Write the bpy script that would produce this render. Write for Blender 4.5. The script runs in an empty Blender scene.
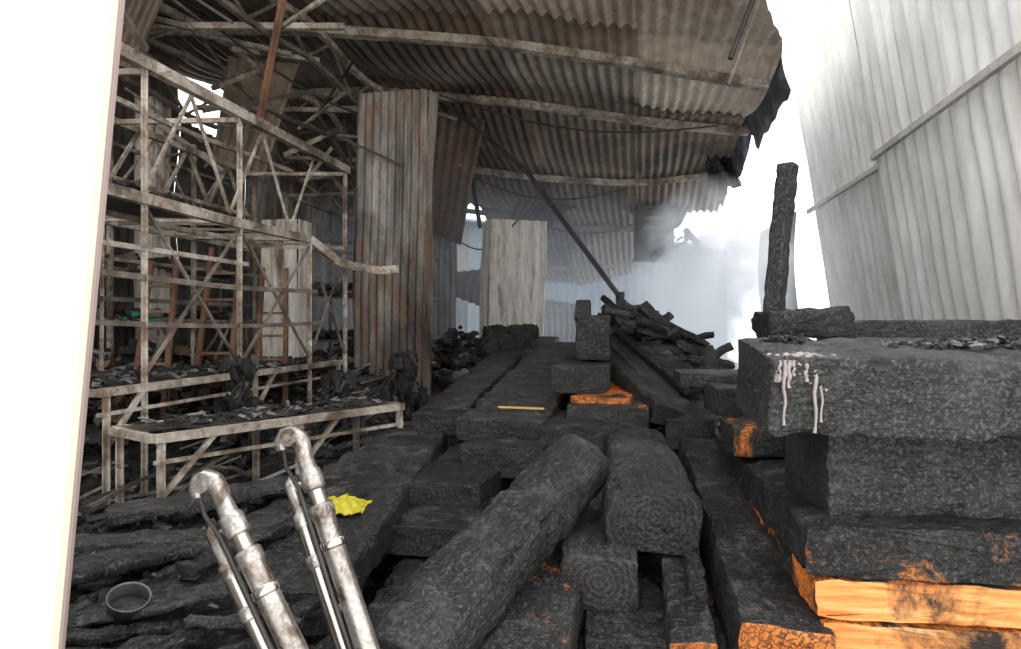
import bpy, math, random
from mathutils import Vector, Matrix, noise
random.seed(7)
sc=bpy.context.scene
sc.view_settings.view_transform='Standard'
try: sc.view_settings.look='None'
except Exception: pass
sc.view_settings.exposure=0.0

# ---------------------------------------------------------------- materials
def newmat(name):
    m=bpy.data.materials.new(name); m.use_nodes=True
    nt=m.node_tree; nt.nodes.clear()
    out=nt.nodes.new('ShaderNodeOutputMaterial'); b=nt.nodes.new('ShaderNodeBsdfPrincipled')
    nt.links.new(b.outputs[0],out.inputs[0])
    return m,nt,b
def N(nt,t,**k):
    n=nt.nodes.new(t)
    for a,v in k.items(): setattr(n,a,v)
    return n
def coords(nt,scale=(1,1,1),rnd=True):
    tc=N(nt,'ShaderNodeTexCoord'); mp=N(nt,'ShaderNodeMapping')
    nt.links.new(tc.outputs['Object'],mp.inputs['Vector']); mp.inputs['Scale'].default_value=scale
    if rnd:
        oi=N(nt,'ShaderNodeObjectInfo'); mm=N(nt,'ShaderNodeMath',operation='MULTIPLY'); mm.inputs[1].default_value=37.0
        nt.links.new(oi.outputs['Random'],mm.inputs[0]); nt.links.new(mm.outputs[0],mp.inputs['Location'])
    return mp.outputs[0]
def tnoise(nt,vec,scale,detail=4,rough=.55,dist=0):
    n=N(nt,'ShaderNodeTexNoise'); n.inputs['Scale'].default_value=scale; n.inputs['Detail'].default_value=detail
    n.inputs['Roughness'].default_value=rough; n.inputs['Distortion'].default_value=dist
    nt.links.new(vec,n.inputs['Vector']); return n.outputs[0]
def ramp(nt,fac,stops):
    r=N(nt,'ShaderNodeValToRGB'); cr=r.color_ramp
    while len(cr.elements)<len(stops): cr.elements.new(.5)
    for e,(p,c) in zip(cr.elements,stops):
        e.position=p; e.color=(c if isinstance(c,tuple) else (c,c,c))+(1,)
    nt.links.new(fac,r.inputs[0]); return r.outputs[0]
def mix(nt,fac,a,b):
    m=N(nt,'ShaderNodeMix',data_type='RGBA')
    if isinstance(fac,float): m.inputs[0].default_value=fac
    else: nt.links.new(fac,m.inputs[0])
    for i,x in ((6,a),(7,b)):
        if isinstance(x,tuple): m.inputs[i].default_value=x+(1,)
        else: nt.links.new(x,m.inputs[i])
    return m.outputs[2]
def bump(nt,b,h,strength,dist=.02,prev=None):
    n=N(nt,'ShaderNodeBump'); n.inputs['Strength'].default_value=strength; n.inputs['Distance'].default_value=dist
    nt.links.new(h,n.inputs['Height'])
    if prev: nt.links.new(prev,n.inputs['Normal'])
    nt.links.new(n.outputs[0],b.inputs['Normal']); return n.outputs[0]

def char_mat(name,c0=.005,c1=.030,ash=.7,ember=0.0,end=0.0,cs=(34,22,34),cw=.13,cstr=.8,cd=.3,wlo=.3,est=.2):
    m,nt,b=newmat(name)
    v=coords(nt,(1,1,1))
    vs=coords(nt,cs)
    vo=N(nt,'ShaderNodeTexVoronoi',feature='DISTANCE_TO_EDGE'); vo.inputs['Scale'].default_value=1.0
    nz=N(nt,'ShaderNodeTexNoise'); nz.inputs['Scale'].default_value=1.5; nz.inputs['Detail'].default_value=4; nt.links.new(vs,nz.inputs['Vector'])
    ad=N(nt,'ShaderNodeVectorMath',operation='MULTIPLY_ADD'); nt.links.new(nz.outputs[1],ad.inputs[0]); ad.inputs[1].default_value=(1.9,1.9,1.9); nt.links.new(vs,ad.inputs[2])
    nt.links.new(ad.outputs[0],vo.inputs['Vector'])
    crack=ramp(nt,vo.outputs['Distance'],[(0,0.0),(cw,1.0)])
    n1=tnoise(nt,v,3.4,8,.72,.4); n2=tnoise(nt,v,70,4,.75)
    vg=coords(nt,(46,3.5,46)); ng=tnoise(nt,vg,1,5,.7,.3)
    base=ramp(nt,n1,[(.40,c0),(.60,c1)])
    base=mix(nt,ramp(nt,ng,[(.38,.75),(.55,0.0)]),base,(c0*.4,)*3)
    base=mix(nt,ramp(nt,n2,[(.50,0.0),(.64,.85)]),base,(c1*3.2,c1*3.0,c1*2.8))
    nb=tnoise(nt,v,2.3,3,.6); where=ramp(nt,nb,[(.40,wlo),(.60,1.0)])
    cf=mix(nt,where,(1.0,1.0,1.0),crack)
    dark=mix(nt,cf,(c0*cd,)*3,base)
    g=N(nt,'ShaderNodeNewGeometry'); sx=N(nt,'ShaderNodeSeparateXYZ'); nt.links.new(g.outputs['Normal'],sx.inputs[0])
    up=ramp(nt,sx.outputs[2],[(.3,0.18),(.9,1.0)])
    n3=tnoise(nt,v,3.6,12,.9,.6)
    am=ramp(nt,n3,[(.52,0.0),(.62,1.0)])
    mu=N(nt,'ShaderNodeMath',operation='MULTIPLY'); nt.links.new(am,mu.inputs[0]); nt.links.new(up,mu.inputs[1])
    mu2=N(nt,'ShaderNodeMath',operation='MULTIPLY'); nt.links.new(mu.outputs[0],mu2.inputs[0]); mu2.inputs[1].default_value=ash
    col=mix(nt,mu2.outputs[0],dark,(.20,.19,.18))
    if end:
        w=N(nt,'ShaderNodeTexWave',wave_type='RINGS',rings_direction='Y'); w.inputs['Scale'].default_value=12; w.inputs['Distortion'].default_value=7
        w.inputs['Detail'].default_value=4; w.inputs['Detail Scale'].default_value=1.2
        nt.links.new(coords(nt,(1,.2,1),False),w.inputs['Vector'])
        col=mix(nt,float(end),col,mix(nt,w.outputs[1],(c1*.5,)*3,(c1*2.8,c1*2.4,c1*2.1)))
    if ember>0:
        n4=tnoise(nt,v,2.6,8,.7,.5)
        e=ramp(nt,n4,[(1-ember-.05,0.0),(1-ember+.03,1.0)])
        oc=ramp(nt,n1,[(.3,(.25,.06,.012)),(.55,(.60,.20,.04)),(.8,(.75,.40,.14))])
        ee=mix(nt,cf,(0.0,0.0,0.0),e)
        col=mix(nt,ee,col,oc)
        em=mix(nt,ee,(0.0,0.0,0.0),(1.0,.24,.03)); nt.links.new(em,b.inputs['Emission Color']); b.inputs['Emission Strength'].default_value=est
    nt.links.new(col,b.inputs['Base Color'])
    rr=ramp(nt,n2,[(.3,.30),(.7,.75)]); nt.links.new(rr,b.inputs['Roughness'])
    b.inputs['Specular IOR Level'].default_value=.5
    p=bump(nt,b,cf,cstr,.009)
    p=bump(nt,b,n1,.6,.045,p)
    p=bump(nt,b,ng,.7,.010,p)
    p=bump(nt,b,n2,.8,.013,p)
    if end>.3: bump(nt,b,w.outputs[1],.3,.005,p)
    return m
CH=char_mat('charred_wood'); CHE=char_mat('charred_end_grain',.007,.036,end=.15,cs=(16,16,30)); CHR=char_mat('charred_ring_grain',.009,.042,end=.38)
CHS=char_mat('scaly_charred_wood',.006,.038,.8,cs=(15,62,15),cw=.26,cstr=1.1)
CHG=char_mat('ashen_charred_wood',.010,.044,.8,cs=(30,7,34),cw=.05,cd=.5,wlo=.0)
CHL=char_mat('charred_log_bark',.008,.036,.45,cs=(30,9,30),cw=.2)
CHM=char_mat('charred_scorched_wood',.006,.034,.5,ember=.385)
CHO=char_mat('scorched_raw_wood',.008,.036,.4,ember=.53)
def raw_mat():
    m,nt,b=newmat('glowing_orange_burnt_wood')
    v=coords(nt,(1,1,1)); vg=coords(nt,(1.2,1.2,14))
    n=tnoise(nt,vg,4,5,.6); n2=tnoise(nt,v,1.8,10,.74,.8)
    c=ramp(nt,n,[(.3,(.50,.16,.035)),(.5,(.76,.32,.09)),(.7,(.80,.48,.20))])
    k=ramp(nt,n2,[(.44,0.0),(.48,.35),(.56,1.0)])
    nt.links.new(mix(nt,k,(.022,.014,.010),c),b.inputs['Base Color']); b.inputs['Roughness'].default_value=.75
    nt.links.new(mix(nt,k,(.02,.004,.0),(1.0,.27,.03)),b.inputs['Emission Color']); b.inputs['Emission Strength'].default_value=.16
    bump(nt,b,n2,.7,.035); return m
RAW=raw_mat()

def sheet_mat(name,c_clean,c_mid,c_dark,lo,hi,scale=.9,stretch=(1,1,1),metal=.0,rough=.55,rust=None,rlo=.52):
    m,nt,b=newmat(name)
    v=coords(nt,stretch,False)
    n=tnoise(nt,v,scale,8,.65,.5)
    c=ramp(nt,n,[(lo,c_dark),((lo+hi)/2,c_mid),(hi,c_clean)])
    n2=tnoise(nt,v,scale*9,4,.6)
    c=mix(nt,ramp(nt,n2,[(.35,.4),(.65,0.0)]),c,c_dark)
    if rust:
        n3=tnoise(nt,v,scale*3,6,.7,1)
        c=mix(nt,ramp(nt,n3,[(rlo,0.0),(rlo+.1,.75)]),c,rust)
    nt.links.new(c,b.inputs['Base Color']); b.inputs['Metallic'].default_value=metal; b.inputs['Roughness'].default_value=rough
    bump(nt,b,n2,.12,.01)
    return m
ROOF_A=sheet_mat('roof_sheet_tan',(.90,.80,.68),(.72,.60,.48),(.30,.21,.145),.36,.60,.55)
ROOF_B=sheet_mat('roof_sheet_grey',(.50,.41,.325),(.29,.225,.17),(.085,.063,.045),.36,.66,.55,rust=(.22,.13,.075),rlo=.56)
ROOF_C=sheet_mat('roof_sheet_sooty',(.30,.215,.15),(.15,.10,.07),(.035,.026,.02),.36,.68,.6,rust=(.20,.11,.06),rlo=.55)
WALLM=sheet_mat('wall_sheet_light',(.84,.84,.82),(.74,.73,.70),(.38,.35,.31),.28,.50,.8,(1,1,.22))
GIRT=sheet_mat('silver_girt',(.62,.60,.56),(.5,.47,.43),(.3,.26,.22),.27,.52,3)
CURVE=sheet_mat('dull_wall_sheet',(.38,.38,.38),(.28,.28,.28),(.14,.14,.14),.27,.6,.8)
WALLD=sheet_mat('wall_sheet_smoked',(.26,.225,.20),(.12,.10,.085),(.03,.026,.022),.35,.7,.5,rust=(.17,.09,.05),rlo=.56)
RUST=sheet_mat('rusted_sheet',(.38,.35,.31),(.17,.145,.12),(.03,.025,.02),.40,.62,1.1,(1.4,1.4,.4),rust=(.16,.08,.04),rlo=.50)
CREAM=sheet_mat('cream_cladding',(.88,.82,.73),(.74,.65,.55),(.20,.14,.10),.34,.48,1.9,(1.6,1.6,.28),rust=(.24,.15,.09),rlo=.56)
STEEL=sheet_mat('scorched_painted_steel',(.62,.56,.48),(.42,.36,.29),(.09,.07,.05),.38,.60,2.6,rough=.6,rust=(.18,.10,.06),rlo=.5)
STEELB=sheet_mat('bare_steel_bar',(.34,.29,.24),(.19,.155,.12),(.05,.04,.032),.34,.64,3)
STEELR=sheet_mat('rusty_steel_bar',(.28,.14,.075),(.17,.08,.045),(.06,.035,.025),.32,.66,3)
DARK=sheet_mat('sooty_metal',(.09,.08,.075),(.04,.036,.032),(.012,.011,.010),.3,.7,3)
BLUE=sheet_mat('blue_smoked_flashing',(.30,.34,.39),(.11,.125,.145),(.03,.03,.035),.35,.62,2.4)
ASH=sheet_mat('grey_ash',(.34,.33,.31),(.19,.18,.17),(.07,.065,.06),.3,.7,6,rough=.95)
HAZY=sheet_mat('haze_backdrop_cladding',(.15,.18,.21),(.11,.135,.16),(.07,.085,.10),.3,.7,.2,rough=.9)  # bluish haze put into the colour of the added backdrop
def plain(name,c,rough=.5,metal=0,nscale=20,amt=.25):
    m,nt,b=newmat(name); v=coords(nt); n=tnoise(nt,v,nscale,4)
    d=tuple(x*(1-amt) for x in c)
    nt.links.new(mix(nt,n,d,c),b.inputs['Base Color']); b.inputs['Roughness'].default_value=rough; b.inputs['Metallic'].default_value=metal
    bump(nt,b,n,.08,.005); return m
WHITE=plain('white_paint',(.92,.92,.92),.4,0,3,.02)
TRIM=plain('cream_edge_trim',(.58,.51,.38),.5,0,5,.1)
TRIM2=plain('pink_grey_edge',(.30,.23,.21),.5,0,5,.2)
CHROME=plain('heat_tinted_chrome',(.58,.53,.48),.20,.95,12,.45)
ALU=sheet_mat('burnt_aluminium_tube',(.58,.56,.53),(.40,.37,.34),(.14,.10,.075),.38,.56,11,metal=.8,rough=.30,rust=(.24,.14,.09),rlo=.55)
TIN=plain('burnt_tin',(.20,.19,.18),.5,.6,30,.6)
YEL=plain('yellow_plastic',(.62,.54,.03),.45,0,30,.45)
GRN=plain('green_scrap',(.03,.25,.15),.5); PAP=plain('scorched_paper',(.24,.22,.20),.8,0,30,.5)
DRIP=plain('melted_foam',(.40,.355,.33),.6,0,40,.45)
STICK=plain('pale_stick',(.70,.42,.12),.8)
def ground_mat():
    m,nt,b=newmat('charcoal_rubble'); v=coords(nt)
    n=tnoise(nt,v,3,8,.7); n2=tnoise(nt,v,22,6,.7)
    c=mix(nt,ramp(nt,n2,[(.45,0.0),(.75,1.0)]),ramp(nt,n,[(.3,.008),(.6,.03),(.75,.08)]),(.12,.11,.10))
    nt.links.new(c,b.inputs['Base Color']); b.inputs['Roughness'].default_value=.85
    bump(nt,b,n2,.9,.06); return m
GRD=ground_mat()
FLR=sheet_mat('dusty_concrete',(.36,.34,.32),(.28,.27,.25),(.14,.13,.12),.3,.7,.4,rough=.9)
BOUNCE=sheet_mat('pale_bounce_ground',(.85,.83,.79),(.78,.76,.72),(.6,.58,.54),.3,.7,1.4,rough=.95)  # light tone chosen to reflect sky light up under the roof

# ---------------------------------------------------------------- mesh helpers
class MB:
    def __init__(s): s.v=[];s.f=[];s.m=[];s.mats=[];s.sm=[]
    def mi(s,mat):
        if mat not in s.mats: s.mats.append(mat)
        return s.mats.index(mat)
    def add(s,vs,fs,mat,smooth=False):
        o=len(s.v); s.v+= [tuple(x) for x in vs]; i=s.mi(mat)
        for f in fs: s.f.append([a+o for a in f]); s.m.append(i); s.sm.append(smooth)
    def bar(s,A,B,w,mat,h=None,up=Vector((0,0,1))):
        h=h or w; A=Vector(A);B=Vector(B); d=(B-A)
        if d.length<1e-5: return
        d.normalize()
        if abs(d.dot(up))>.97: up=Vector((.98,-.19,0))
        sd=d.cross(up).normalized(); u=sd.cross(d).normalized()
        vs=[]
        for P in (A,B):
            for a,b_ in ((-1,-1),(1,-1),(1,1),(-1,1)): vs.append(P+sd*a*w/2+u*b_*h/2)
        s.add(vs,[(3,2,1,0),(4,5,6,7),(0,1,5,4),(1,2,6,5),(2,3,7,6),(3,0,4,7)],mat)
    def angle(s,A,B,w,mat,t=.006):
        A=Vector(A);B=Vector(B); s.bar(A,B,w,mat,t); 
        s.bar(A+Vector((0,0,-w/2)),B+Vector((0,0,-w/2)),t,mat,w)
    def poly(s,pts,w,mat,h=None):
        for a,b_ in zip(pts[:-1],pts[1:]): s.bar(a,b_,w,mat,h)
    def tube(s,pts,rad,mat,n=16,cap=True):
        pts=[Vector(p) for p in pts]
        if not isinstance(rad,(list,tuple)): rad=[rad]*len(pts)
        vs=[];fs=[]; ref=None
        for i,p in enumerate(pts):
            d=(pts[min(i+1,len(pts)-1)]-pts[max(i-1,0)]).normalized()
            if ref is None: ref=d.orthogonal().normalized()
            ref=(ref-d*ref.dot(d)).normalized(); q=d.cross(ref)
            for k in range(n):
                a=2*math.pi*k/n; vs.append(p+(ref*math.cos(a)+q*math.sin(a))*rad[i])
        for i in range(len(pts)-1):
            for k in range(n): fs.append((i*n+k,i*n+(k+1)%n,(i+1)*n+(k+1)%n,(i+1)*n+k))
        s.add(vs,fs,mat,True)
        if cap:
            s.add(vs[:n],[tuple(range(n))[::-1]],mat); s.add(vs[-n:],[tuple(range(n))],mat)
    def cyl(s,A,B,r,mat,n=20,r2=None):
        s.tube([A,B],[r,r2 if r2 else r],mat,n)
    def chunk(s,c,size,mat):
        sx,sy,sz=size; R=Matrix.Rotation(random.uniform(0,6.3),3,'Z')@Matrix.Rotation(random.uniform(-.5,.5),3,'X')@Matrix.Rotation(random.uniform(-.4,.4),3,'Y')
        vs=[]
        for x,y,z in ((-1,-1,-1),(1,-1,-1),(1,1,-1),(-1,1,-1),(-1,-1,1),(1,-1,1),(1,1,1),(-1,1,1)):
            vs.append(Vector(c)+R@Vector((x*sx*random.uniform(.45,1),y*sy*random.uniform(.45,1),z*sz*random.uniform(.35,1)))*.5)
        s.add(vs,[(3,2,1,0),(4,5,6,7),(0,1,5,4),(1,2,6,5),(2,3,7,6),(3,0,4,7)],mat)
    def obj(s,name,bev=0):
        me=bpy.data.meshes.new(name); me.from_pydata(s.v,[],s.f)
        for m in s.mats: me.materials.append(m)
        me.polygons.foreach_set('material_index',s.m); me.polygons.foreach_set('use_smooth',s.sm); me.update()
        o=bpy.data.objects.new(name,me); sc.collection.objects.link(o)
        if bev:
            md=o.modifiers.new('b','BEVEL'); md.width=bev; md.segments=2
        return o

def beam(A,B,w,h,roll=0,mats=None,name='charred_timber',rough=.008,r=.010,low=.008,taper=1.0,n=8,step=.035):
    A=Vector(A);B=Vector(B); L=(B-A).length; mats=mats or (CH,CHE)
    sd=random.uniform(0,100); ns=max(4,int(L/step))
    e=.93
    q=[-1,-e]+[-e+2*e*k/(n-2) for k in range(1,n-2)]+[e]
    ring=[(a,-1) for a in q]+[(1,a) for a in q]+[(-a,1) for a in q]+[(-1,-a) for a in q]
    def prof(u,v,s_,hw,hh):
        rr=min(r,hw,hh); x=u*hw;z=v*hh
        cx=max(-hw+rr,min(hw-rr,x)); cz=max(-hh+rr,min(hh-rr,z)); d=Vector((x-cx,z-cz))
        if d.length>rr: d=d.normalized()*rr
        return (cx+d.x)*s_,(cz+d.y)*s_
    M=len(ring); vs=[];fs=[];mi=[]
    def row(y,s_,t):
        k=1+(taper-1)*t; hw=w/2*k; hh=h/2*k
        g=max(0,noise.noise(Vector((y*16+sd,sd,0)))-.18)*rough*3.5 if s_==1 else 0
        for u,v in ring:
            x,z=prof(u,v,s_,hw,hh)
            p=Vector((x,y,z)); qv=p*11+Vector((sd,0,0)); ql=p*2.0+Vector((0,sd,0)); qh=p*34+Vector((0,0,sd))
            d=noise.noise_vector(qv)*rough+noise.noise_vector(ql)*low+noise.noise_vector(qh)*rough*.6
            if abs(u)>.9 and abs(v)>.9:
                c=max(0,noise.noise(p*6+Vector((sd,sd,0))))*rough*3.5; d+=Vector((-math.copysign(c,u),0,-math.copysign(c,v)))
            if s_<1: d.y*=.8
            d.x-=u*g; d.z-=v*g
            vs.append(p+d)
    for s_ in (.02,.35,.7,.95): row(0,s_,0)
    for i in range(ns+1):
        y=L*i/ns
        if i==0: y=.006
        if i==ns: y=L-.006
        row(y,1,i/ns)
    for s_ in (.95,.7,.35,.02): row(L,s_,1)
    R=ns+1+8
    for i in range(R-1):
        ee=1 if (i<4 or i>=R-5) else 0
        for k in range(M):
            fs.append((i*M+k,i*M+(k+1)%M,(i+1)*M+(k+1)%M,(i+1)*M+k)); mi.append(ee)
    fs.append(tuple(range(M))[::-1]); mi.append(1)
    fs.append(tuple(range((R-1)*M,R*M))); mi.append(1)
    me=bpy.data.meshes.new(name); me.from_pydata([tuple(v) for v in vs],[],fs)
    for m in mats: me.materials.append(m)
    me.polygons.foreach_set('material_index',mi); me.update()
    me.polygons.foreach_set('use_smooth',[True]*len(fs))
    try: me.set_sharp_from_angle(angle=math.radians(38))
    except Exception: pass
    o=bpy.data.objects.new(name,me); sc.collection.objects.link(o)
    d=(B-A).normalized(); X=d.cross(Vector((0,0,1)))
    if X.length<.05: X=Vector((1,0,0))
    X.normalize(); Z=X.cross(d).normalized()
    rm=Matrix((X,d,Z)).transposed()@Matrix.Rotation(roll,3,'Y')
    o.matrix_world=Matrix.Translation(A)@rm.to_4x4()
    return o

def corr(name,P00,P10,P01,P11,waves,amp,rows,mat,warp=.0,mb=None,spw=8,sharp=False,sag=0):
    P=[Vector(p) for p in (P00,P10,P01,P11)]
    nrm=((P[1]-P[0]).cross(P[2]-P[0])).normalized(); C=int(waves*spw); vs=[];fs=[]
    for j in range(rows+1):
        v=j/rows
        for i in range(C+1):
            u=i/C; p=(P[0]*(1-u)+P[1]*u)*(1-v)+(P[2]*(1-u)+P[3]*u)*v
            s_=math.sin(u*waves*2*math.pi)
            if sharp: s_=max(-1,min(1,s_*2.2))
            p=p+nrm*(amp*s_+warp*noise.noise(p*.9)+sag*math.sin(math.pi*v))
            vs.append(p)
    for j in range(rows):
        for i in range(C): a=j*(C+1)+i; fs.append((a,a+1,a+C+2,a+C+1))
    own=mb is None; mb=mb or MB(); mb.add(vs,fs,mat,True)
    if own: return mb.obj(name)

# ---------------------------------------------------------------- shell
def S(t): t=max(0,min(1,t)); return t*t*(3-2*t)
mb=MB(); mb.add([(-7,-.6,0),(9,-.6,0),(9,24,0),(-7,24,0)],[(0,1,2,3)],FLR); mb.obj('floor')
mb=MB(); mb.add([(-40,-40,-.02),(40,-40,-.02),(40,60,-.02),(-40,60,-.02)],[(0,1,2,3)],BOUNCE); mb.obj('bounce_ground')  # pale ground added outside to bounce light onto the roof
def hgt(x,y):
    b=x-.19*y
    h=.32+.36*S((-.75-x)/.5)+.55*S((y-4.6)/3)
    h+=.10*noise.noise(Vector((x*1.3,y*1.3,0)))+.06*noise.noise(Vector((x*5,y*5,3)))+.03*noise.noise(Vector((x*14,y*14,5)))
    h*=S((b+5.45)/.7)*S((2.55-b)/.5)*S((y-.9)/.9)*S((22-y)/4)
    return max(h,.01)
mb=MB(); vs=[];fs=[]; nx,ny=190,240
for j in range(ny+1):
    y=.9+ (21.1)*(j/ny)**1.6
    for i in range(nx+1):
        b=-5.45+8.0*i/nx; x=b+.19*y
        vs.append((x,y,hgt(x,y)))
for j in range(ny):
    for i in range(nx): a=j*(nx+1)+i; fs.append((a,a+1,a+nx+2,a+nx+1))
mb.add(vs,fs,GRD,True); mb.obj('rubble_mound')
mb=MB()
corr('x',(-8,27,0),(8.6,27,0),(-8,27,6.6),(8.6,27,4.6),50,.05,4,HAZY,0,mb=mb,spw=6)
mb.add([(8.6,27,0),(9,36,0),(9,36,4.2),(8.6,27,4.6)],[(0,1,2,3)],HAZY)
mb.add([(-8.3,26.6,6.5),(8.9,26.6,4.5),(9.4,36,6.0),(-8.3,36,8)],[(0,1,2,3)],HAZY)
mb.obj('haze_backdrop_shed')  # added backdrop: sets off the smoke and gives bluish haze behind it

# roof
RB=[-8,-3.6,-1.6,0,1.55]
RY=[3.6,7,9.2,11.5,14,18]
RZ=[[4.9,5.0,4.95,4.85,4.75],[4.75,4.93,4.88,4.72,4.50],[4.85,5.05,4.9,4.68,4.50],[4.4,4.50,4.25,4.18,4.40],[4.2,4.2,3.85,3.74,3.9],[3.5,3.0,2.65,3.1,3.1]]
def lerp1(xs,ys,x):
    if x<=xs[0]: return ys[0]
    for i in range(len(xs)-1):
        if x<=xs[i+1]:
            t=(x-xs[i])/(xs[i+1]-xs[i]); return ys[i]*(1-t)+ys[i+1]*t
    return ys[-1]
def roofz(b,y):
    acc=0
    for db in (-.3,0,.3):
        zz=[lerp1(RB,row,b+db) for row in RZ]
        for dy in (-.5,0,.5): acc+=lerp1(RY,zz,y+dy)
    s_=acc/9
    for a,c in ((3.6,7),(7,9.3),(9.3,11.5),(11.5,14),(14,18)):
        if a<=y<=c: s_-= .17*math.sin(math.pi*(y-a)/(c-a))
    return s_
def rp(b,y,dz=0): return Vector((b+.19*y,y,roofz(b,y)+dz))
mb=MB()
strips=[(-5.6,-4.8,ROOF_C,3.6,18),(-4.85,-3.2,ROOF_C,3.6,14),(-3.25,-1.6,ROOF_B,3.6,18),(-1.65,-.02,ROOF_A,3.6,18.3),(-.07,1.5,ROOF_A,3.6,13.2)]
for k,(b0,b1,mt,y0,y1) in enumerate(strips):
    for seg,(ya,yb) in enumerate(((y0,6.95),(6.65,9.4),(9.05,y1))):
        mt2=mt
        if seg==1: mt2={ROOF_A:(ROOF_A if k==4 else ROOF_B),ROOF_B:ROOF_C,ROOF_C:ROOF_C}[mt]
        if seg==2: mt2={ROOF_A:ROOF_B,ROOF_B:ROOF_C,ROOF_C:ROOF_C}[mt]
        wv=(b1-b0)/.135; C=int(wv*8); R=24; vs=[];fs=[]
        for j in range(R+1):
            y=ya+(yb-ya)*j/R
            for i in range(C+1):
                b=b0+(b1-b0)*i/C
                edge=.08*noise.noise(Vector((b*2,seg,0)))
                if k==4: 
                    lim=1.0+.5*S((y-5.3)/2.0); b=b0+(lim-b0)*i/C
                p=rp(b,y+(edge if j in(0,R) else 0)); p.z+=.026*math.sin((b-b0)/.135*2*math.pi)+.02*(k%2)+.02*(seg%2)+.07*noise.noise(Vector((b*1.3,y*.8,k)))
                vs.append(p)
        for j in range(R):
            for i in range(C): a=j*(C+1)+i; fs.append((a,a+1,a+C+2,a+C+1))
        mb.add(vs,fs,mt2,True)
mb.obj('ceiling')
def purlin(y,b0,b1,dz=-.11,w=.07,mat=STEEL,h=.09,sk=0):
    m=MB(); pts=[rp(b0+(b1-b0)*i/24,y+sk*i/24,dz) for i in range(25)]
    m.poly(pts,w,mat,h); 
    m.poly([p+Vector((0,.05,-.035)) for p in pts],.1,mat,.008)
    return m.obj('roof_purlin')
purlin(4.9,-5.5,1.0); purlin(7,-5.5,1.4,sk=.45); purlin(9.2,-5,1.5,h=.1,sk=.2); purlin(11.5,-5,1.4,h=.1); purlin(14,-5,.1,mat=STEELB); purlin(16,-3,.0,mat=STEELB)
mb=MB()
for b,y0,y1,dz in ((-4.3,3.6,13,-.25),(-3.3,3.6,12,-.18),(-5.2,3.6,12,-.3)):
    pts=[rp(b,y0+(y1-y0)*i/16,dz) for i in range(17)]; mb.poly(pts,.06,STEEL,.06)
    p2=[p+Vector((0,0,-.35)) for p in pts]; mb.poly(p2,.045,STEELB)
    for i in range(16): mb.bar(pts[i] if i%2 else p2[i],p2[i+1] if i%2 else pts[i+1],.025,STEELB)
for y in (4.6,5.8,8,10):
    mb.bar(rp(-5.2,y,-.5),rp(-2.6,y+.2,-.45-.1*random.random()),.05,STEEL)
for i in range(34):
    y=random.uniform(4.2,11); b=random.uniform(-5,-2.9); a=random.uniform(-1,1)
    p=rp(b,y,random.uniform(-1.5,-.3)); q=p+Vector((math.cos(a*3)*random.uniform(.3,1.2),math.sin(a*2)*.8,random.uniform(-.6,.5)))
    mb.bar(p,q,random.choice((.02,.03,.045)),random.choice((STEEL,STEELB,STEELB,DARK)))
mb.obj('roof_truss')
mb=MB()
corr('x',rp(-2.9,9.6,-.1),rp(-2.2,9.7,-.1),(-1.25,9.9,3.1),(-.75,10.3,2.9),5,.02,16,ROOF_C,.3,mb=mb,sag=.15)
corr('x',rp(-2.2,12.2,-.1),rp(-1.1,12.4,-.1),(-.15,12.6,3.3),(.7,12.4,3.4),8,.02,16,ROOF_C,.3,mb=mb,sag=.2)
corr('x',rp(-4.6,7.6,-.1),rp(-3.9,7.8,-.1),(-3.6,8.2,3.7),(-2.9,8.0,3.4),6,.02,16,ROOF_B,.3,mb=mb,sag=.2)
corr('x',rp(-4.2,5.2,-.2),rp(-3.6,5.3,-.2),(-3.6,5.5,4.0),(-3.1,5.6,3.8),5,.02,14,ROOF_C,.3,mb=mb,sag=.1)
corr('x',(-.95,11.0,2.6),(.05,11.6,2.7),(-1.0,10.7,2.2),(-.1,11.2,1.9),8,.02,10,ROOF_C,.2,mb=mb,sag=.15)
mb.obj('torn_roofing_sheets')
m=MB(); m.angle((-1.66,5.0,4.15),(-2.0,5.4,3.28),.06,STEELR); m.obj('hanging_rusty_bar')
m=MB(); m.poly([(-1.0,9.4,4.85),(.2,8.9,3.72),(1.45,8.2,1.85)],.055,DARK); m.obj('fallen_steel_pole')
m=MB(); m.poly([(-1.1,9.6,4.8),(-.6,10.5,4.0),(-.5,11.2,3.3)],.06,DARK); m.obj('fallen_steel_pole')
m=MB(); m.cyl((1.87,5,4.2),(1.6,5.0,3.46),.014,STEELB); m.cyl((1.83,5.02,4.2),(1.62,5.02,3.66),.02,DARK); m.obj('hanging_lamp_tube')
m=MB()
for (a,b_,sg) in (((-.9,8.6,4.6),(2.7,8.9,4.3),.25),((-1.0,10.6,4.2),(1.9,11,3.9),.35),((-2.8,6.2,4.5),(-.7,8.8,4.4),.4),((.1,9.8,3.2),(-.9,10.9,3.1),.3),((.3,12.4,3.6),(2.7,12.2,3.7),.3)):
    a=Vector(a);b_=Vector(b_); m.tube([a.lerp(b_,i/14)-Vector((0,0,sg*math.sin(math.pi*i/14))) for i in range(15)],.012,DARK,6)
m.obj('hanging_cables')
m=MB(); vs=[];fs=[]
for i in range(33):
    t=i/32; y=7.1+5.2*t; base=rp(1.46-.10*t,y,0)
    for j in range(6):
        s_=j/5; vs.append(base+Vector((.02+.10*s_+.05*noise.noise(Vector((y*1.9,s_,2))),0,.02-.34*s_*(1+.7*noise.noise(Vector((y*2.3,0,1)))))))
for i in range(32):
    for j in range(5): a=i*6+j; fs.append((a,a+1,a+7,a+6))
m.add(vs,fs,BLUE,True); m.obj('torn_eave_flashing')
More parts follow.
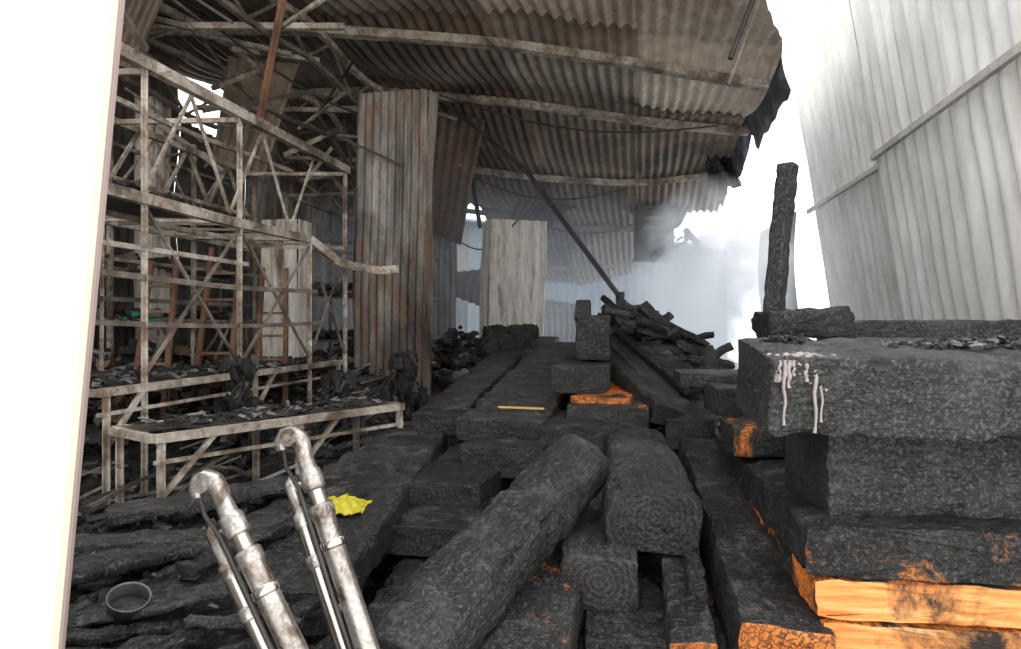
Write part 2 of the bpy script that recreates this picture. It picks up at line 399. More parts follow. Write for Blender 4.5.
# dark burnt box and crumpled sheets at the far eave
m=MB()
vs=[];fs=[]
m.bar((2.62,12.2,3.35),(2.62,12.75,3.35),.62,DARK,.95)
m.bar((2.62,12.15,3.80),(2.62,12.8,3.80),.72,DARK,.06); m.bar((2.62,12.15,2.90),(2.62,12.8,2.90),.66,DARK,.05)
for k in range(4): m.bar((2.38,12.17,3.1+.17*k),(2.86,12.17,3.1+.17*k),.02,STEELB,.05)
for i in range(14):
    p=Vector((2.85,12.6,3.7))+Vector((random.uniform(-.5,.4),random.uniform(-.4,.3),random.uniform(-.7,.2)))
    m.bar(p,p+Vector((random.uniform(-.3,.3),random.uniform(-.3,.3),random.uniform(-.35,.2))),random.choice((.05,.08,.03)),DARK)
corr('x',(2.7,13.2,4.2),(3.6,12.8,4.3),(2.8,13.0,3.3),(3.2,12.7,3.5),6,.03,10,DARK,.3,mb=m)
m.obj('burnt_wall_cabinet')
m=MB(); vs=[];fs=[]
for i in range(9):
    for j in range(9):
        u=i/8-.5; v=j/8-.5; p=Vector((3.32+u*.55,10.6+.3*noise.noise(Vector((u*5,v*5,0))),4.1+v*.5+.12*noise.noise(Vector((u*6,v*6,4))))); vs.append(p)
for i in range(8):
    for j in range(8): a=i*9+j; fs.append((a,a+1,a+10,a+9))
m.add(vs,fs,DARK,False); m.bar((3.1,10.6,4.4),(3.4,10.5,3.85),.07,DARK); m.bar((3.2,10.7,3.95),(3.62,10.6,4.15),.06,DARK)
m.obj('burnt_eave_bracket')

# right wall (leans inward)
def rw(t,z,off=0):
    return Vector((4.34-.1875*t-.165*(z-1.7)-off, 9.1-t, z))
mb=MB()
for (t0,t1,z0,z1,off,tl) in ((-.02,1.5,0,6.9,0,0),(1.45,3.0,0,6.3,.03,0),(2.86,4.5,0,5.9,.16,.02),(4.45,6.6,0,5.6,.20,0)):
    corr('x',rw(t1,z0,off),rw(t0,z0,off+tl),rw(t1,z1,off+.04),rw(t0,z1,off+tl*3),(t1-t0)/.20,.032,30,WALLM,.02,mb=mb)
vs=[];fs=[]
for j in range(21):
    z=.8+5.1*j/20; p=rw(2.86,z,.18+.04*j/20); vs+= [p,p+Vector((.18,.05,0))]
for j in range(20): fs.append((2*j,2*j+1,2*j+3,2*j+2))
mb.add(vs,fs,WALLD,True)
mb.obj('wall_right')
m=MB(); m.bar(rw(-.1,3.22,.09),rw(3.0,3.20,.10),.04,GIRT,.05); m.bar(rw(2.9,3.22,.25),rw(6.5,3.22,.29),.04,GIRT,.055)
m.obj('wall_girt')
mb=MB(); vs=[];fs=[]
for j in range(31):
    t=j/30; 
    for i in range(145):
        u=i/144; a=t*1.5
        vs.append((4.80-.55*math.sin(a*1.3)+.016*math.sin(u*2*math.pi*16)+.19*u*1.8,10.2+u*2.4,.0+3.4*t))
for j in range(30):
    for i in range(144): a=j*145+i; fs.append((a,a+1,a+146,a+145))
mb.add(vs,fs,CURVE,True); mb.obj('buckled_roofing_sheet')

# left wall
mb=MB()
def lw(y,z,off=0): return Vector((-5.6+.19*y+off,y,z))
for y0,y1,z0,z1,mt in ((1.0,3.9,0,4.9,WALLD),(3.85,5.9,0,4.7,RUST),(5.85,8.2,0,4.8,WALLD),(8.15,9.6,0,4.15,WALLD),(9.55,13.5,0,4.5,RUST),(13.4,17.5,0,3.9,WALLD)):
    corr('x',lw(y0,z0),lw(y1,z0,.0),lw(y0,z1,.08),lw(y1,z1,.05),(y1-y0)/.15,.02,20,mt,.1,mb=mb)
mb.obj('wall_left')
mb=MB()
corr('x',(-3.6,16.5,0),(-1.1,16.8,0),(-3.5,16.2,3.9),(-1.0,16.6,4.1),13,.025,16,WALLD,.3,mb=mb)
corr('x',(.6,17.5,0),(1.9,17.6,0),(.5,17.3,2.4),(1.9,17.5,2.2),9,.025,16,WALLD,.3,mb=mb)
mb.obj('wall_back')

# ---------------------------------------------------------------- clad columns
def column(name,c,w,d,z0,z1,mat,lean=(0,0),wl=.085,amp=.014,sharp=False,yaw=-.19):
    mb=MB(); c=Vector((c[0],c[1],0)); R=Matrix.Rotation(yaw,3,'Z'); L=Vector((lean[0],lean[1],0))
    def q(x,y,z,k): return c+R@Vector((x,y,0))+Vector((0,0,z))+L*k
    cs=[(-w/2,-d/2),(w/2,-d/2),(w/2,d/2),(-w/2,d/2)]
    for i in range(4):
        a=cs[i];b=cs[(i+1)%4]; ln=math.hypot(a[0]-b[0],a[1]-b[1])
        corr('x',q(*a,z0,0),q(*b,z0,0),q(*a,z1,1),q(*b,z1,1),max(2,round(ln/wl)),amp,30,mat,.05,mb=mb,sharp=sharp)
    return mb.obj(name)
column('rusted_corrugated_column',(-1.25,7.1),.74,.28,.6,4.08,RUST,lean=(.08,0))
column('cream_clad_column',(.03,10.1),.86,.42,.9,3.22,CREAM,lean=(.04,0),wl=.2,amp=.024,sharp=True,yaw=.25)
column('rusted_corrugated_column',(-1.05,10.8),.30,.3,.9,4.3,RUST,wl=.1)
column('scorched_clad_post',(-4.0,7.6),.26,.26,.7,4.2,CREAM,wl=.17,amp=.01)
column('scorched_clad_post',(-2.50,7.6),.42,.3,.6,2.85,CREAM,wl=.2,amp=.01)
column('rusted_corrugated_column',(-1.9,13.6),.8,.4,.9,3.9,RUST)

# ---------------------------------------------------------------- steel racks on the left
def Rk(d,n,z): return Vector((-2.94+.19*d-n,d+.19*n,z))
mb=MB()
for d in (4.04,5.0,6.06,6.79):
    for n in (0,1.15):
        top={4.04:3.3,5.0:3.2,6.06:2.5,6.79:3.25}[d]
        mb.angle(Rk(d,n,.55),Rk(d+.02*n,n,top+.1*n),.045 if n==0 else .035,STEEL)
    for z in (2.46,3.2):
        if d==6.06 and z>3: continue
        mb.bar(Rk(d,0,z),Rk(d,1.15,z+.05),.035,STEEL)
def rail(n,z,d0,d1,w,mt=STEEL,sag=0):
    mb.poly([Rk(d0+(d1-d0)*i/14,n+sag*.3*math.sin(i),z-sag*math.sin(math.pi*i/14)) for i in range(15)],w,mt,w*1.2)
rail(0,3.25,3.2,6.85,.06); rail(0,2.46,3.2,6.1,.055,sag=.02); rail(1.15,3.3,3,7,.045); rail(1.15,2.5,3,7,.045); rail(.55,3.25,3.2,6.8,.03,sag=.05)
rail(0,2.0,3.3,6.2,.03,STEELB,sag=.03); rail(1.15,1.9,3.2,7,.03,STEELB); rail(.5,2.46,3.3,6.5,.03,STEEL,sag=.04); rail(0,2.15,3.6,5.1,.025,STEEL)
rail(0,1.72,3.4,6.4,.025,STEELB,sag=.03)
for i in range(12):
    a=3.3+i*.3; mb.bar(Rk(a,1.15,3.3 if i%2 else 2.85),Rk(a+.3,1.15,2.85 if i%2 else 3.3),.025,STEEL)
rail(1.15,2.85,3,7,.03)
for i in range(5):
    a=4.04+i*.42; mb.bar(Rk(a,0,3.2 if i%2 else 2.5),Rk(a+.42,0,2.5 if i%2 else 3.2),.018,STEEL)
for i in range(10):
    a=3.5+i*.33; mb.bar(Rk(a,0,2.46),Rk(a,1.15,2.5),.022,STEELB)
for d0,d1 in ((4.04,5.0),(5,6.06),(6.06,6.79)):
    mb.bar(Rk(d0,0,1.4),Rk(d1,0,2.4),.018,STEELB); mb.bar(Rk(d1,0,1.4),Rk(d0,0,2.4),.018,STEELB)
    mb.bar(Rk(d0,1.15,.9),Rk(d1,1.15,1.9),.018,STEELB)
mb.poly([Rk(6.06,0,2.46),(-1.62,6.3,2.30),(-1.45,6.25,2.24),(-1.18,6.2,2.19),(-1.02,6.15,2.20)],.05,STEEL,.07)
mb.obj('steel_storage_rack')
m=MB(); m.add([Rk(3.4,.1,2.44),Rk(4.5,.05,2.40),Rk(4.7,1.1,2.5),Rk(3.3,1.1,2.5),Rk(3.4,.1,2.50),Rk(4.5,.05,2.44),Rk(4.7,1.1,2.54),Rk(3.3,1.1,2.54)],[(3,2,1,0),(4,5,6,7),(0,1,5,4),(1,2,6,5),(2,3,7,6),(3,0,4,7)],DARK); 
for i in range(90):
    m.chunk(Rk(random.uniform(3.4,4.6),random.uniform(.15,1),2.54),(.14,.09,.07),random.choice((CH,DARK)))
m.obj('sooty_shelf')
mb=MB()
for d in (3.6,4.8,6.0,7.2,8.4):
    for n in (1.95,2.45):
        mb.bar(Rk(d,n,.5),Rk(d,n,3.7),.04,STEEL if n<2.2 else STEELB)
    for z in (1.2,1.75,2.3,2.9,3.6): mb.bar(Rk(d,1.95,z),Rk(d,2.45,z),.03,STEELB)
for z in (1.2,1.75,2.3,2.9,3.6):
    for n in (1.95,2.45): mb.bar(Rk(3.4,n,z),Rk(8.6,n,z+random.uniform(-.08,.08)),.035,STEEL)
for i in range(8):
    a=3.6+i*.6; mb.bar(Rk(a,1.95,1.2+(i%2)*.55),Rk(a+.6,1.95,1.75-(i%2)*.55),.02,STEELB); mb.bar(Rk(a,1.95,2.9+(i%2)*.7),Rk(a+.6,1.95,3.6-(i%2)*.7),.02,STEEL)
for i in range(520):
    z=random.choice((1.2,1.75,2.3,2.9)); mb.chunk(Rk(random.uniform(3.6,8.4),random.uniform(2.0,2.4),z+.06),(random.uniform(.04,.22),random.uniform(.04,.15),random.uniform(.04,.14)),random.choice((CH,DARK,DARK,PAP,STEELR)))
mb.obj('steel_storage_rack')
mb=MB()
for d in (8.2,9.4,10.4):
    for n in (.2,1.4): mb.bar(Rk(d,n,.8),Rk(d,n,3.3),.04,STEELB)
for z in (1.5,2.1,2.7,3.3):
    for n in (.2,1.4): mb.bar(Rk(8,n,z),Rk(10.6,n,z),.04,STEELB)
    for d in (8.2,9.4,10.4): mb.bar(Rk(d,.2,z),Rk(d,1.4,z),.035,STEELB)
for i in range(140):
    z=random.choice((1.5,2.1)); mb.chunk(Rk(random.uniform(8,10.4),random.uniform(.2,1.4),z+.06),(.16,.16,.12),random.choice((CH,DARK,ASH)))
mb.obj('steel_storage_rack')
def ladder(x,y,z0,z1,w,lean):
    m=MB()
    for s_ in (-1,1): m.bar((x+s_*w/2,y,z0),(x+s_*w*.4+lean,y+.25,z1),.025,STEELR,.04)
    k=7
    for i in range(1,k):
        t=i/k; m.bar((x-w*.5*(1-.2*t)+lean*t,y+.25*t,z0+(z1-z0)*t),(x+w*.5*(1-.2*t)+lean*t,y+.25*t,z0+(z1-z0)*t),.05,STEELR,.02)
    m.obj('scorched_ladder')
ladder(-2.45,5.5,.8,2.35,.3,.05); ladder(-2.05,5.8,.8,2.2,.26,-.05); ladder(-2.75,5.1,.8,2.2,.25,.03)

def table(pts,z,dep,legz,name='scorched_steel_table'):
    (a,b)=pts; a=Vector(a+(z,)); b=Vector(b+(z,)); d=(b-a).normalized(); nn=Vector((-d.y,d.x,0)); m=MB(); L=(b-a).length
    f=.04
    m.bar(a,b,f,STEEL,.045); m.bar(a+nn*dep,b+nn*dep,f,STEEL,.05); m.bar(a,a+nn*dep,f,STEEL); m.bar(b,b+nn*dep,f,STEEL)
    k=int(L/.2)
    for i in range(1,k): m.bar(a+d*L*i/k,a+d*L*i/k+nn*dep,.03,STEELB,.02)
    m.bar(a+Vector((0,0,-.12)),b+Vector((0,0,-.12)),.02,STEEL)
    for t in (.02,.5,.98):
        for s_ in (0,dep):
            p=a+d*L*t+nn*s_; m.angle((p.x,p.y,z),(p.x,p.y,legz),.05,STEEL)
    for t in (.02,.5): p=a+d*L*t; m.bar(p+Vector((0,0,-.3)),p+d*.3+Vector((0,0,0)),.025,STEEL)
    R=10; vs=[];fs=[]
    for j in range(5):
        for i in range(R*2+1):
            p=a+d*L*(.03+.94*i/(R*2))+nn*dep*(.06+.88*j/4); vs.append(p+Vector((0,0,.028+.02*noise.noise(p*4))))
    for j in range(4):
        for i in range(R*2): q=j*(R*2+1)+i; fs.append((q,q+1,q+R*2+2,q+R*2+1))
    m.add(vs,fs,DARK,True)
    for i in range(int(170*L*dep)):
        p=a+d*random.uniform(.05,L)+nn*random.uniform(.05,dep); m.chunk(p+Vector((0,0,.04)),(random.uniform(.02,.13),random.uniform(.02,.07),random.uniform(.01,.03)),random.choice((CH,CH,DARK,DARK,PAP)))
    m.obj(name)
table([(-2.22,3.66),(-1.67,6.7)],1.33,.75,.6)
table([(-1.77,3.38),(-.75,4.75)],1.13,.45,.6)
table([(-2.9,5.6),(-2.3,8.2)],1.25,.6,.7)

def scrap(name,c,n,ext,mats,sz):
    m=MB()
    for i in range(n):
        rr=math.sqrt(random.random()); an=random.uniform(0,6.28)
        p=Vector(c)+Vector((rr*math.cos(an)*ext[0],rr*math.sin(an)*ext[1],random.random()*(1-rr*.8)*ext[2]))
        m.chunk(p,tuple(random.uniform(.3,1)*s_ for s_ in sz),random.choice(mats))
    return m.obj(name)
scrap('burnt_goods_heap',(-3.3,6.2,.9),700,(1.0,1.6,.8),(CH,DARK,PAP,STEELR,CH),(.25,.16,.12))
scrap('burnt_goods_heap',(-1.6,8.2,1.1),700,(.9,1.3,.6),(CH,DARK,CH,PAP),(.25,.14,.10))
scrap('burnt_goods_heap',(-.65,8.7,1.2),420,(.5,.9,.5),(CH,DARK,CH),(.25,.12,.10))
scrap('coloured_scrap',(-3.5,6.1,1.72),26,(.35,.3,.12),(GRN,GRN,DARK),(.10,.08,.06))
for (x,y,z,s_) in ((-1.95,4.9,.75,.68),(-1.35,5.4,.85,.42),(-.95,6.2,.9,.5)):
    m=MB()
    for k in range(190):
        t=random.random(); w_=.17*(1-.55*t)+.05*math.sin(t*9+x)
        m.chunk((x+random.uniform(-1,1)*w_,y+random.uniform(-1,1)*w_,z+t*s_),(.07,.04,.16),random.choice((DARK,CH,CH)))
    m.obj('charred_goods_stack')
m=MB()
for i in range(110):
    x=random.uniform(-3.2,-1.2); y=random.uniform(3.3,6.8); a=random.uniform(-.6,.9); L=random.uniform(.2,.9)
    p=Vector((x,y,hgt(x,y)+.05)); m.bar(p,p+Vector((L*math.cos(a)*.6,L*math.sin(a),random.uniform(-.05,.25))),random.choice((.01,.015,.02)),random.choice((STEELB,STEELB,PAP,DARK)))
m.obj('tangled_steel_scrap')

# ---------------------------------------------------------------- loose charcoal
m=MB()
for i in range(6500):
    y=1.6+6.4*random.random()**1.6; x=random.uniform(-3.0,2.4)*(.5+y*.12)
    if x-.19*y<-5.1: continue
    s_=random.uniform(.010,.05)*(1+.10*y)
    m.chunk((x,y,hgt(x,y)+s_*.2),(s_*random.uniform(.6,2.6),s_,s_*.6),random.choice((CH,CH,DARK,CH,ASH,DARK,CHG)))
m.obj('charcoal_rubble_pieces')

# ---------------------------------------------------------------- timbers
G=(CHG,CHE); Sx=(CHS,CHE); Mx=(CHM,CHE)
beam((-.86,2.45,.66),(-.66,4.65,.905),.46,.17,mats=Sx)
beam((-.99,1.9,.50),(-.86,3.5,.6),.30,.14,mats=G)
beam((-1.28,2.2,.68),(-.98,4.3,.78),.30,.10,mats=(CH,CHE))
beam((-.52,2.1,.42),(-.40,3.8,.55),.22,.16)
beam((-.35,2.02,.65),(.32,3.25,1.03),.30,.27,roll=.3,mats=(CHL,CHE),name='charred_log',r=.12,rough=.011,low=.03,n=10,step=.025)
beam((.60,2.82,.885),(.73,4.05,1.0),.40,.26,roll=.10,mats=(CHL,CHR),r=.07,low=.03,taper=.85,n=10,step=.025)
beam((.345,2.68,.675),(.56,4.2,.74),.31,.21,mats=(CHG,CHR))
beam((.02,2.15,.56),(.30,3.5,.63),.30,.2,mats=Mx)
beam((.42,2.42,.47),(.60,3.8,.5),.31,.2)
beam((.13,1.9,.40),(.25,3.2,.42),.26,.15)
beam((-.15,1.95,.36),(-.05,3.4,.45),.2,.18)
beam((.62,2.3,.56),(.86,3.7,.80),.16,.14,mats=(CHS,CHO))
beam((.70,2.55,.69),(.86,3.4,.80),.07,.10,mats=(CH,CHE))
beam((.73,2.2,.47),(.85,3.2,.5),.26,.12,mats=(CHM,CHO))
beam((.90,2.22,.61),(1.26,4.7,.94),.29,.21,roll=.08,mats=(CHS,CHO))
beam((.70,3.3,.74),(.98,5.0,.92),.24,.2,mats=Mx)
beam((1.10,2.0,.38),(1.3,4.0,.45),.4,.2,mats=Mx)
# right stack
beam((.86,2.43,1.49),(2.6,2.30,1.485),.44,.27,roll=.13,mats=(CHG,CHE),low=.006,n=12,step=.025)
beam((1.13,2.62,1.18),(2.8,2.50,1.175),.46,.31,mats=(CHG,CHE),low=.005,n=12,step=.025)
beam((1.17,2.50,1.335),(2.8,2.42,1.33),.30,.03,mats=(CHO,CHO))
beam((1.64,2.17,.945),(1.93,4.15,.95),1.32,.17,mats=(CHS,CHM),low=.005,n=30)
beam((1.64,2.16,.795),(1.9,4.0,.80),1.28,.13,mats=(CHO,RAW),low=.005,n=26,name='scorched_timber')
beam((1.66,2.15,.655),(1.9,4.0,.66),1.28,.13,mats=(CHO,RAW),low=.005,n=26,name='scorched_timber')
beam((1.64,2.19,.51),(1.9,4.0,.51),1.28,.14,mats=(CHO,RAW),low=.005,n=26,name='scorched_timber')
beam((1.13,3.55,1.12),(2.9,3.35,1.13),.36,.15,mats=(CHM,CHE))
beam((1.16,3.95,1.27),(2.9,3.8,1.27),.40,.16,mats=(CH,CHE))
beam((1.05,4.3,1.36),(2.6,4.1,1.40),.36,.09,mats=G)
beam((1.30,3.3,1.30),(2.9,3.25,1.32),.34,.20)
beam((1.26,3.3,1.51),(2.9,3.2,1.52),.34,.20)
beam((1.22,3.3,1.69),(1.60,3.27,1.70),.26,.14,low=.03,mats=(CH,CH),rough=.02)
beam((1.6,3.5,1.66),(3.0,3.2,1.66),.3,.12,mats=G)
beam((1.30,3.42,1.55),(1.445,3.55,2.53),.090,.08,mats=(CH,CH),name='burnt_post',r=.012,rough=.004,low=.006,taper=1.03,step=.03)
# centre slabs
beam((-.07,4.25,1.03),(.60,7.3,1.44),.56,.14,mats=G)
beam((-.50,4.55,1.03),(.02,7.4,1.38),.34,.14,mats=(CH,CHE))
beam((-.06,3.95,.90),(.35,6,.98),.50,.18)
beam((-.36,3.55,.80),(0,5.4,.85),.42,.14,mats=(CHS,CHE))
beam((-.40,3.2,.68),(-.1,5,.72),.42,.14,mats=(CHS,CHE))
beam((-.10,2.9,.56),(.1,4.5,.6),.34,.14)
beam((.60,5.0,1.60),(.85,6.6,1.62),.25,.33)
beam((.48,4.7,1.32),(.75,6.3,1.34),.40,.2)
beam((.60,4.5,1.195),(.9,6.0,1.2),.40,.04,mats=(CHO,CHO))
beam((.62,4.35,1.10),(.9,6.0,1.12),.52,.15,mats=Mx)
beam((.40,4.05,1.0),(.7,5.6,1.0),.46,.18)
beam((.52,3.7,.86),(.8,5.2,.86),.5,.16,mats=(CHS,CHE))
beam((.66,6.2,1.72),(.68,6.3,1.90),.14,.14,mats=G)
beam((.05,7.0,1.30),(.4,9,1.45),.5,.2)
beam((-.35,7.4,1.45),(.2,7.6,1.52),.25,.2,rough=.03); beam((-.3,8.0,1.6),(.3,8.2,1.62),.22,.16,rough=.03)
beam((1.18,4.7,1.07),(.86,6.3,1.62),.26,.12,roll=.25,mats=G)
beam((1.02,4.4,1.10),(.78,5.8,1.45),.22,.13,roll=.3)
beam((1.34,4.9,1.25),(.95,6.4,1.72),.20,.09,roll=-.3)
beam((1.14,4.3,1.0),(1.5,6.2,1.15),.3,.2,mats=Sx)
for i in range(110):
    t=random.random(); q=random.random()
    c=Vector((1.0+.62*t,6.4-.9*t+random.uniform(-.4,.4),1.90-.46*t+random.uniform(-.14,.06)-.15*q))
    a=random.gauss(-.9,.8); L=random.uniform(.2,.6)
    d=Vector((math.cos(a),math.sin(a)*.8,-.5+random.uniform(-.3,.6))).normalized()
    beam(c-d*L/2,c+d*L/2,random.uniform(.05,.13),random.uniform(.04,.09),roll=random.uniform(-.6,.6),mats=random.choice(((CHG,CHE),(CHS,CHE),(CH,CHE))),name='charred_plank',n=5,step=.07,r=.006,rough=.012)
scrap('burnt_goods_heap',(1.30,6.4,1.0),520,(.55,.65,.9),(CH,DARK,CH),(.25,.2,.15))
for A,B,w,h in (((-1.55,1.95,.78),(-.62,2.5,.66),.09,.03),((-1.6,2.1,.74),(-.9,2.35,.80),.12,.03),((-1.3,1.85,.72),(-.75,2.3,.74),.05,.05),((-1.75,2.5,.76),(-1.0,3.1,.80),.2,.05),((-1.9,2.8,.80),(-1.2,2.9,.80),.14,.04),
   ((-.95,1.85,.7),(-.6,2.6,.72),.06,.04),((-1.2,2.5,.8),(-.75,3.4,.86),.1,.04),((-.55,1.8,.55),(-.35,2.4,.6),.08,.05),((-.8,1.75,.62),(-.55,2.2,.70),.05,.05),((-1.9,3.2,.80),(-1.1,3.7,.85),.24,.06),((-1.0,3.6,.85),(-.7,5.0,.95),.2,.08),
   ((-1.5,1.8,.73),(-1.0,2.15,.73),.07,.03),((-1.2,1.75,.70),(-.8,2.0,.70),.06,.03),((-1.7,2.25,.80),(-1.15,2.7,.84),.08,.03),((-1.0,2.1,.78),(-.66,2.15,.76),.07,.03)):
    beam(A,B,w,h,name='charred_board',n=5,r=.006,mats=random.choice((G,(CHG,CHE),Sx)),rough=.009)
m=MB(); m.bar((-.08,4.5,1.335-.18),(.22,4.45,1.33-.18),.012,STICK); m.obj('pale_stick')

# crumbs of char and ash lying on the timbers (dropped onto whatever is below)
bpy.context.view_layer.update(); dg=bpy.context.evaluated_depsgraph_get()
m=MB()
for i in range(6500):
    if random.random()<.4: x=random.uniform(-1.9,-.3); y=random.uniform(1.8,4.6); z0=1.1
    else:
        y=random.uniform(2.1,6.5); x=random.uniform(-.35,.36)*y+.15; z0=2.3
    ok,loc,nr,idx,ob,mt=sc.ray_cast(dg,Vector((x,y,z0)),Vector((0,0,-1)))
    if not ok or nr.z<.55 or not ob.name.startswith('charred_') or 'goods' in ob.name: continue
    if noise.noise(Vector((x*2.5,y*2.5,1)))<-.08: continue
    s_=random.choice((.006,.008,.010,.014,.022))*(.7+y*.12)
    m.chunk(loc+Vector((0,0,s_*.25)),(s_*random.uniform(.7,2.2),s_,s_*.6),random.choice((CH,CH,CHG,ASH,ASH,DARK,PAP)))
m.obj('char_crumbs')

scrap('charcoal_lumps',(1.02,2.5,1.63),60,(.10,.06,.05),(CHG,CHG,CH),(.04,.03,.025))
scrap('charcoal_lumps',(1.75,2.42,1.62),240,(.45,.12,.04),(CHG,CH,CHG,ASH),(.05,.035,.025))
m=MB()
def drip(x,z0,L,w):
    y=2.207
    pts=[(x+.003*math.sin(i*1.3+x*50),y-.008+.002*math.sin(i*2),z0-L*i/9) for i in range(10)]
    rad=[w*(1-.5*i/9) for i in range(9)]+[w*.8]; m.tube(pts,rad,DRIP,8)
for x,L,w in ((.885,.21,.007),(.90,.09,.009),(.915,.05,.008),(.955,.07,.009),(.985,.235,.008),(1.005,.20,.006),(1.02,.10,.008),(.87,.06,.006),(1.03,.05,.008)): drip(x,1.585,L,w)
for i in range(420): m.chunk((.955+max(-.09,min(.09,random.gauss(0,.045))),random.uniform(2.200,2.30),1.58+random.uniform(-.07,.022)),(.024,.018,.014),DRIP)
m.obj('melted_foam_drips')

m=MB(); vs=[];fs=[]
for j in range(15):
    for i in range(19):
        u=i/18-.5;v=j/14-.5
        vs.append((-.80+u*.24+.02*noise.noise(Vector((u*9,v*9,0))),3.22+v*.26,.842+.04*max(0,1-4*(u*u+v*v))+.025*noise.noise(Vector((u*8,v*8,4)))))
for j in range(14):
    for i in range(18): a=j*19+i; fs.append((a,a+1,a+20,a+19))
m.add(vs,fs,YEL); o=m.obj('crumpled_yellow_wrapper'); md=o.modifiers.new('s','SOLIDIFY'); md.thickness=.004
m=MB(); c=Vector((-1.25,2.22,.77)); R=Matrix.Rotation(.35,3,'X')@Matrix.Rotation(.3,3,'Y')
def ringpt(r,z,a): return c+R@Vector((r*.85*math.cos(a),r*.85*math.sin(a),z))
prof=[(.0,.005),(.07,.005),(.072,.0),(.074,.05),(.078,.055),(.074,.058),(.069,.052),(.068,.01)]
vs=[ringpt(r,z,2*math.pi*k/32) for r,z in prof for k in range(32)]; fs=[]
for i in range(len(prof)-1):
    for k in range(32): fs.append((i*32+k,i*32+(k+1)%32,(i+1)*32+(k+1)%32,(i+1)*32+k))
m.add(vs,fs,TIN,True); m.obj('open_tin_can')

# ---------------------------------------------------------------- burnt fork struts
def strut(T,Bt,gap,s_=1.0,flip=1):
    T=Vector(T);Bt=Vector(Bt); d=(Bt-T).normalized(); view=Vector((0,1,0)); sd=d.cross(view).normalized()*-flip; fw=d.cross(sd).normalized()
    if fw.y>0: fw=-fw
    m=MB(); L=(Bt-T).length
    def P(t,a,f=0): return T+d*t+sd*a+fw*f
    m.tube([P(.045,0),P(.06,0),P(.10,0),P(.105,0),P(.155,0),P(.16,0)],[.014*s_,.021*s_,.023*s_,.029*s_,.029*s_,.024*s_],ALU,24)
    m.cyl(P(.16,0),P(.20,0),.021*s_,CHROME,24)
    m.tube([P(.20,0),P(.205,0),P(.235,0),P(.24,0),P(L,0)],[.026*s_,.032*s_,.032*s_,.028*s_,.029*s_],ALU,24)
    m.tube([P(.30,0),P(.305,0),P(.32,0),P(.325,0)],[.029*s_,.0325*s_,.0325*s_,.029*s_],CHROME,24)
    a=gap
    m.tube([P(.10,a*.8),P(.115,a),P(.20,a),P(.205,a),P(.24,a),P(.245,a)],[.012,.018*s_,.018*s_,.024*s_,.024*s_,.020*s_],ALU,20)
    m.cyl(P(.24,a),P(L,a),.0225*s_,CHROME,20)
    m.tube([P(.32,a),P(.325,a),P(.35,a),P(.355,a)],[.023*s_,.026*s_,.026*s_,.023*s_],ALU,20)
    for t in (.13,.225,.47):
        m.bar(P(t,0,.004),P(t,a,.004),.026,ALU,.018)
    m.tube([P(.06,0),P(.03,-.004),P(.005,-.002*flip),P(-.014,.012),P(-.018,.032),P(-.004,.05),P(.02,.056)],[.022,.024,.025,.025,.023,.019,.014],ALU,18)
    for f in (-1,1):
        m.cyl(P(-.002,.018,f*.018),P(-.002,.018,f*.029),.023*s_,ALU)
        m.cyl(P(-.002,.018,f*.028),P(-.002,.018,f*.036),.010*s_,CHROME,6)
    m.tube([P(.02,.05),P(.07,.058),P(.14,a*.6,.022),P(.26,a*.55,.030),P(.45,a*.6,.028),P(L,a*.55,.026)],.006,DARK,8)
    m.obj('burnt_fork_strut')
strut((-.765,1.75,1.30),(-.33,1.55,.62),.058,1.08)
strut((-.60,1.92,1.385),(-.27,1.72,.60),.058,1.06)

# ---------------------------------------------------------------- white door panel
m=MB()
def slab(x0t,x1t,y0,y1,mt):
    zt,zb=3.1,0.0
    sl=.093
    def X(x,z): return x+sl*(z-1.7)
    vs=[(X(x0t,zb) if x0t>-3 else -3.2,y0,zb),(X(x1t,zb),y0,zb),(X(x1t,zb),y1,zb),(X(x0t,zb) if x0t>-3 else -3.2,y1,zb),
        (X(x0t,zt) if x0t>-3 else -3.2,y0,zt),(X(x1t,zt),y0,zt),(X(x1t,zt),y1,zt),(X(x0t,zt) if x0t>-3 else -3.2,y1,zt)]
    m.add(vs,[(3,2,1,0),(4,5,6,7),(0,1,5,4),(1,2,6,5),(2,3,7,6),(3,0,4,7)],mt)
slab(-4,-.757,1.2,1.212,WHITE); slab(-.757,-.743,1.197,1.215,TRIM); slab(-.743,-.7385,1.20,1.21,TRIM2)
m.obj('white_door_panel')

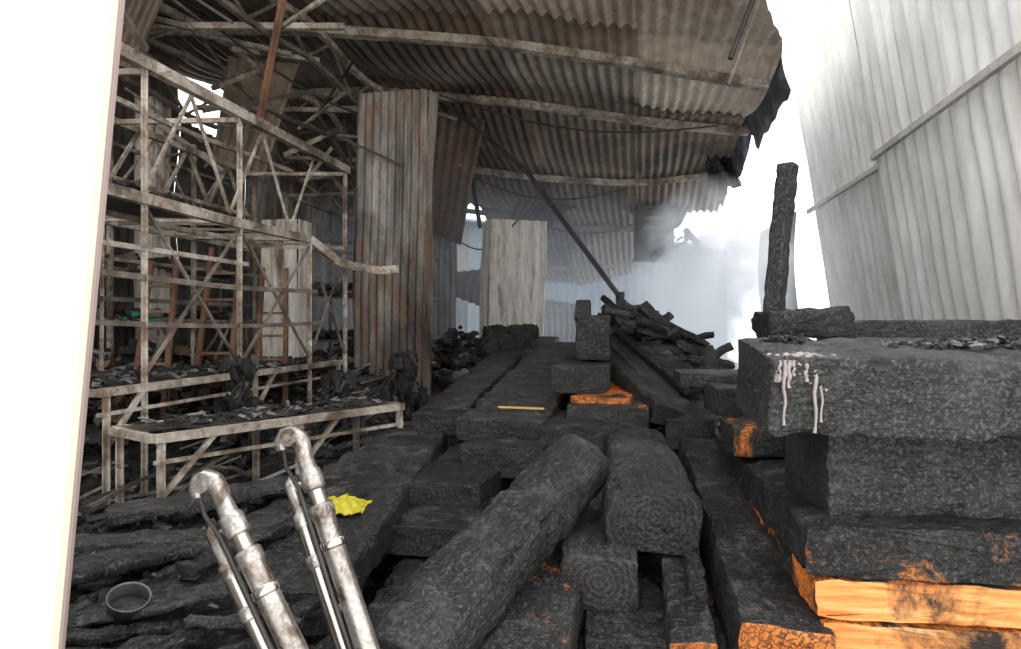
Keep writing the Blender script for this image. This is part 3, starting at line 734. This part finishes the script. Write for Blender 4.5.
# ---------------------------------------------------------------- smoke
def smoke(name,dens,c,sc_,thr,rad,col=(.95,.97,1),an=.3,wid=.3,core=.3,glow=0.0,gcol=(.86,.93,1.0)):
    m=bpy.data.materials.new(name); m.use_nodes=True; nt=m.node_tree; nt.nodes.clear()
    out=nt.nodes.new('ShaderNodeOutputMaterial'); pv=nt.nodes.new('ShaderNodeVolumePrincipled'); nt.links.new(pv.outputs[0],out.inputs['Volume'])
    pv.inputs['Color'].default_value=col+(1,); pv.inputs['Anisotropy'].default_value=an
    tc=N(nt,'ShaderNodeTexCoord')
    n=tnoise(nt,tc.outputs['Object'],sc_,5,.6,.8)
    r=ramp(nt,n,[(thr,0.0),(thr+wid,1.0)])
    mp=N(nt,'ShaderNodeMapping'); nt.links.new(tc.outputs['Object'],mp.inputs[0]); mp.inputs['Scale'].default_value=(1/rad[0],1/rad[1],1/rad[2])
    ln=N(nt,'ShaderNodeVectorMath',operation='LENGTH'); nt.links.new(mp.outputs[0],ln.inputs[0])
    f=ramp(nt,ln.outputs['Value'],[(core,1.0),(1.0,0.0)])
    mu=N(nt,'ShaderNodeMath',operation='MULTIPLY'); nt.links.new(r,mu.inputs[0]); nt.links.new(f,mu.inputs[1])
    m2=N(nt,'ShaderNodeMath',operation='MULTIPLY'); nt.links.new(mu.outputs[0],m2.inputs[0]); m2.inputs[1].default_value=dens
    nt.links.new(m2.outputs[0],pv.inputs['Density'])
    # emission stands in for light scattered many times inside the smoke
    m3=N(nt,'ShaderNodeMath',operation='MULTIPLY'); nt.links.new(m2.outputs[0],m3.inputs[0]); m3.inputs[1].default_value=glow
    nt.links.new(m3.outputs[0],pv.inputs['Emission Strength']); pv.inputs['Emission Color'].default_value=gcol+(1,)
    b=MB(); x,y,z=rad
    b.add([(-x,-y,-z),(x,-y,-z),(x,y,-z),(-x,y,-z),(-x,-y,z),(x,-y,z),(x,y,z),(-x,y,z)],[(3,2,1,0),(4,5,6,7),(0,1,5,4),(1,2,6,5),(2,3,7,6),(3,0,4,7)],m)
    o=b.obj(name); o.location=c; return o
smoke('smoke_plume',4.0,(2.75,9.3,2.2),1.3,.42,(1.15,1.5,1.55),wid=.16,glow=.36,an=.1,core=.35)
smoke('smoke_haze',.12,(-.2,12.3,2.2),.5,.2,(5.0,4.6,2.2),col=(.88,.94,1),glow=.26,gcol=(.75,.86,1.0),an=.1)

# ---------------------------------------------------------------- light, world, camera
w=bpy.data.worlds.new('overcast_sky'); sc.world=w; w.use_nodes=True; nt=w.node_tree
bg=nt.nodes['Background']; bg.inputs[0].default_value=(.97,.985,1,1); bg.inputs[1].default_value=2.7
l=bpy.data.lights.new('sun','SUN'); l.energy=4; l.angle=.15; l.color=(1,.97,.92)
o=bpy.data.objects.new('sun',l); sc.collection.objects.link(o)
o.rotation_euler=Vector((.5,.6,.85)).to_track_quat('Z','Y').to_euler()
cam=bpy.data.cameras.new('camera'); cam.lens=24; cam.sensor_width=36; cam.clip_start=.02; cam.clip_end=300
o=bpy.data.objects.new('camera',cam); sc.collection.objects.link(o); o.location=(0,0,1.7); o.rotation_euler=(math.pi/2,0,0); sc.camera=o
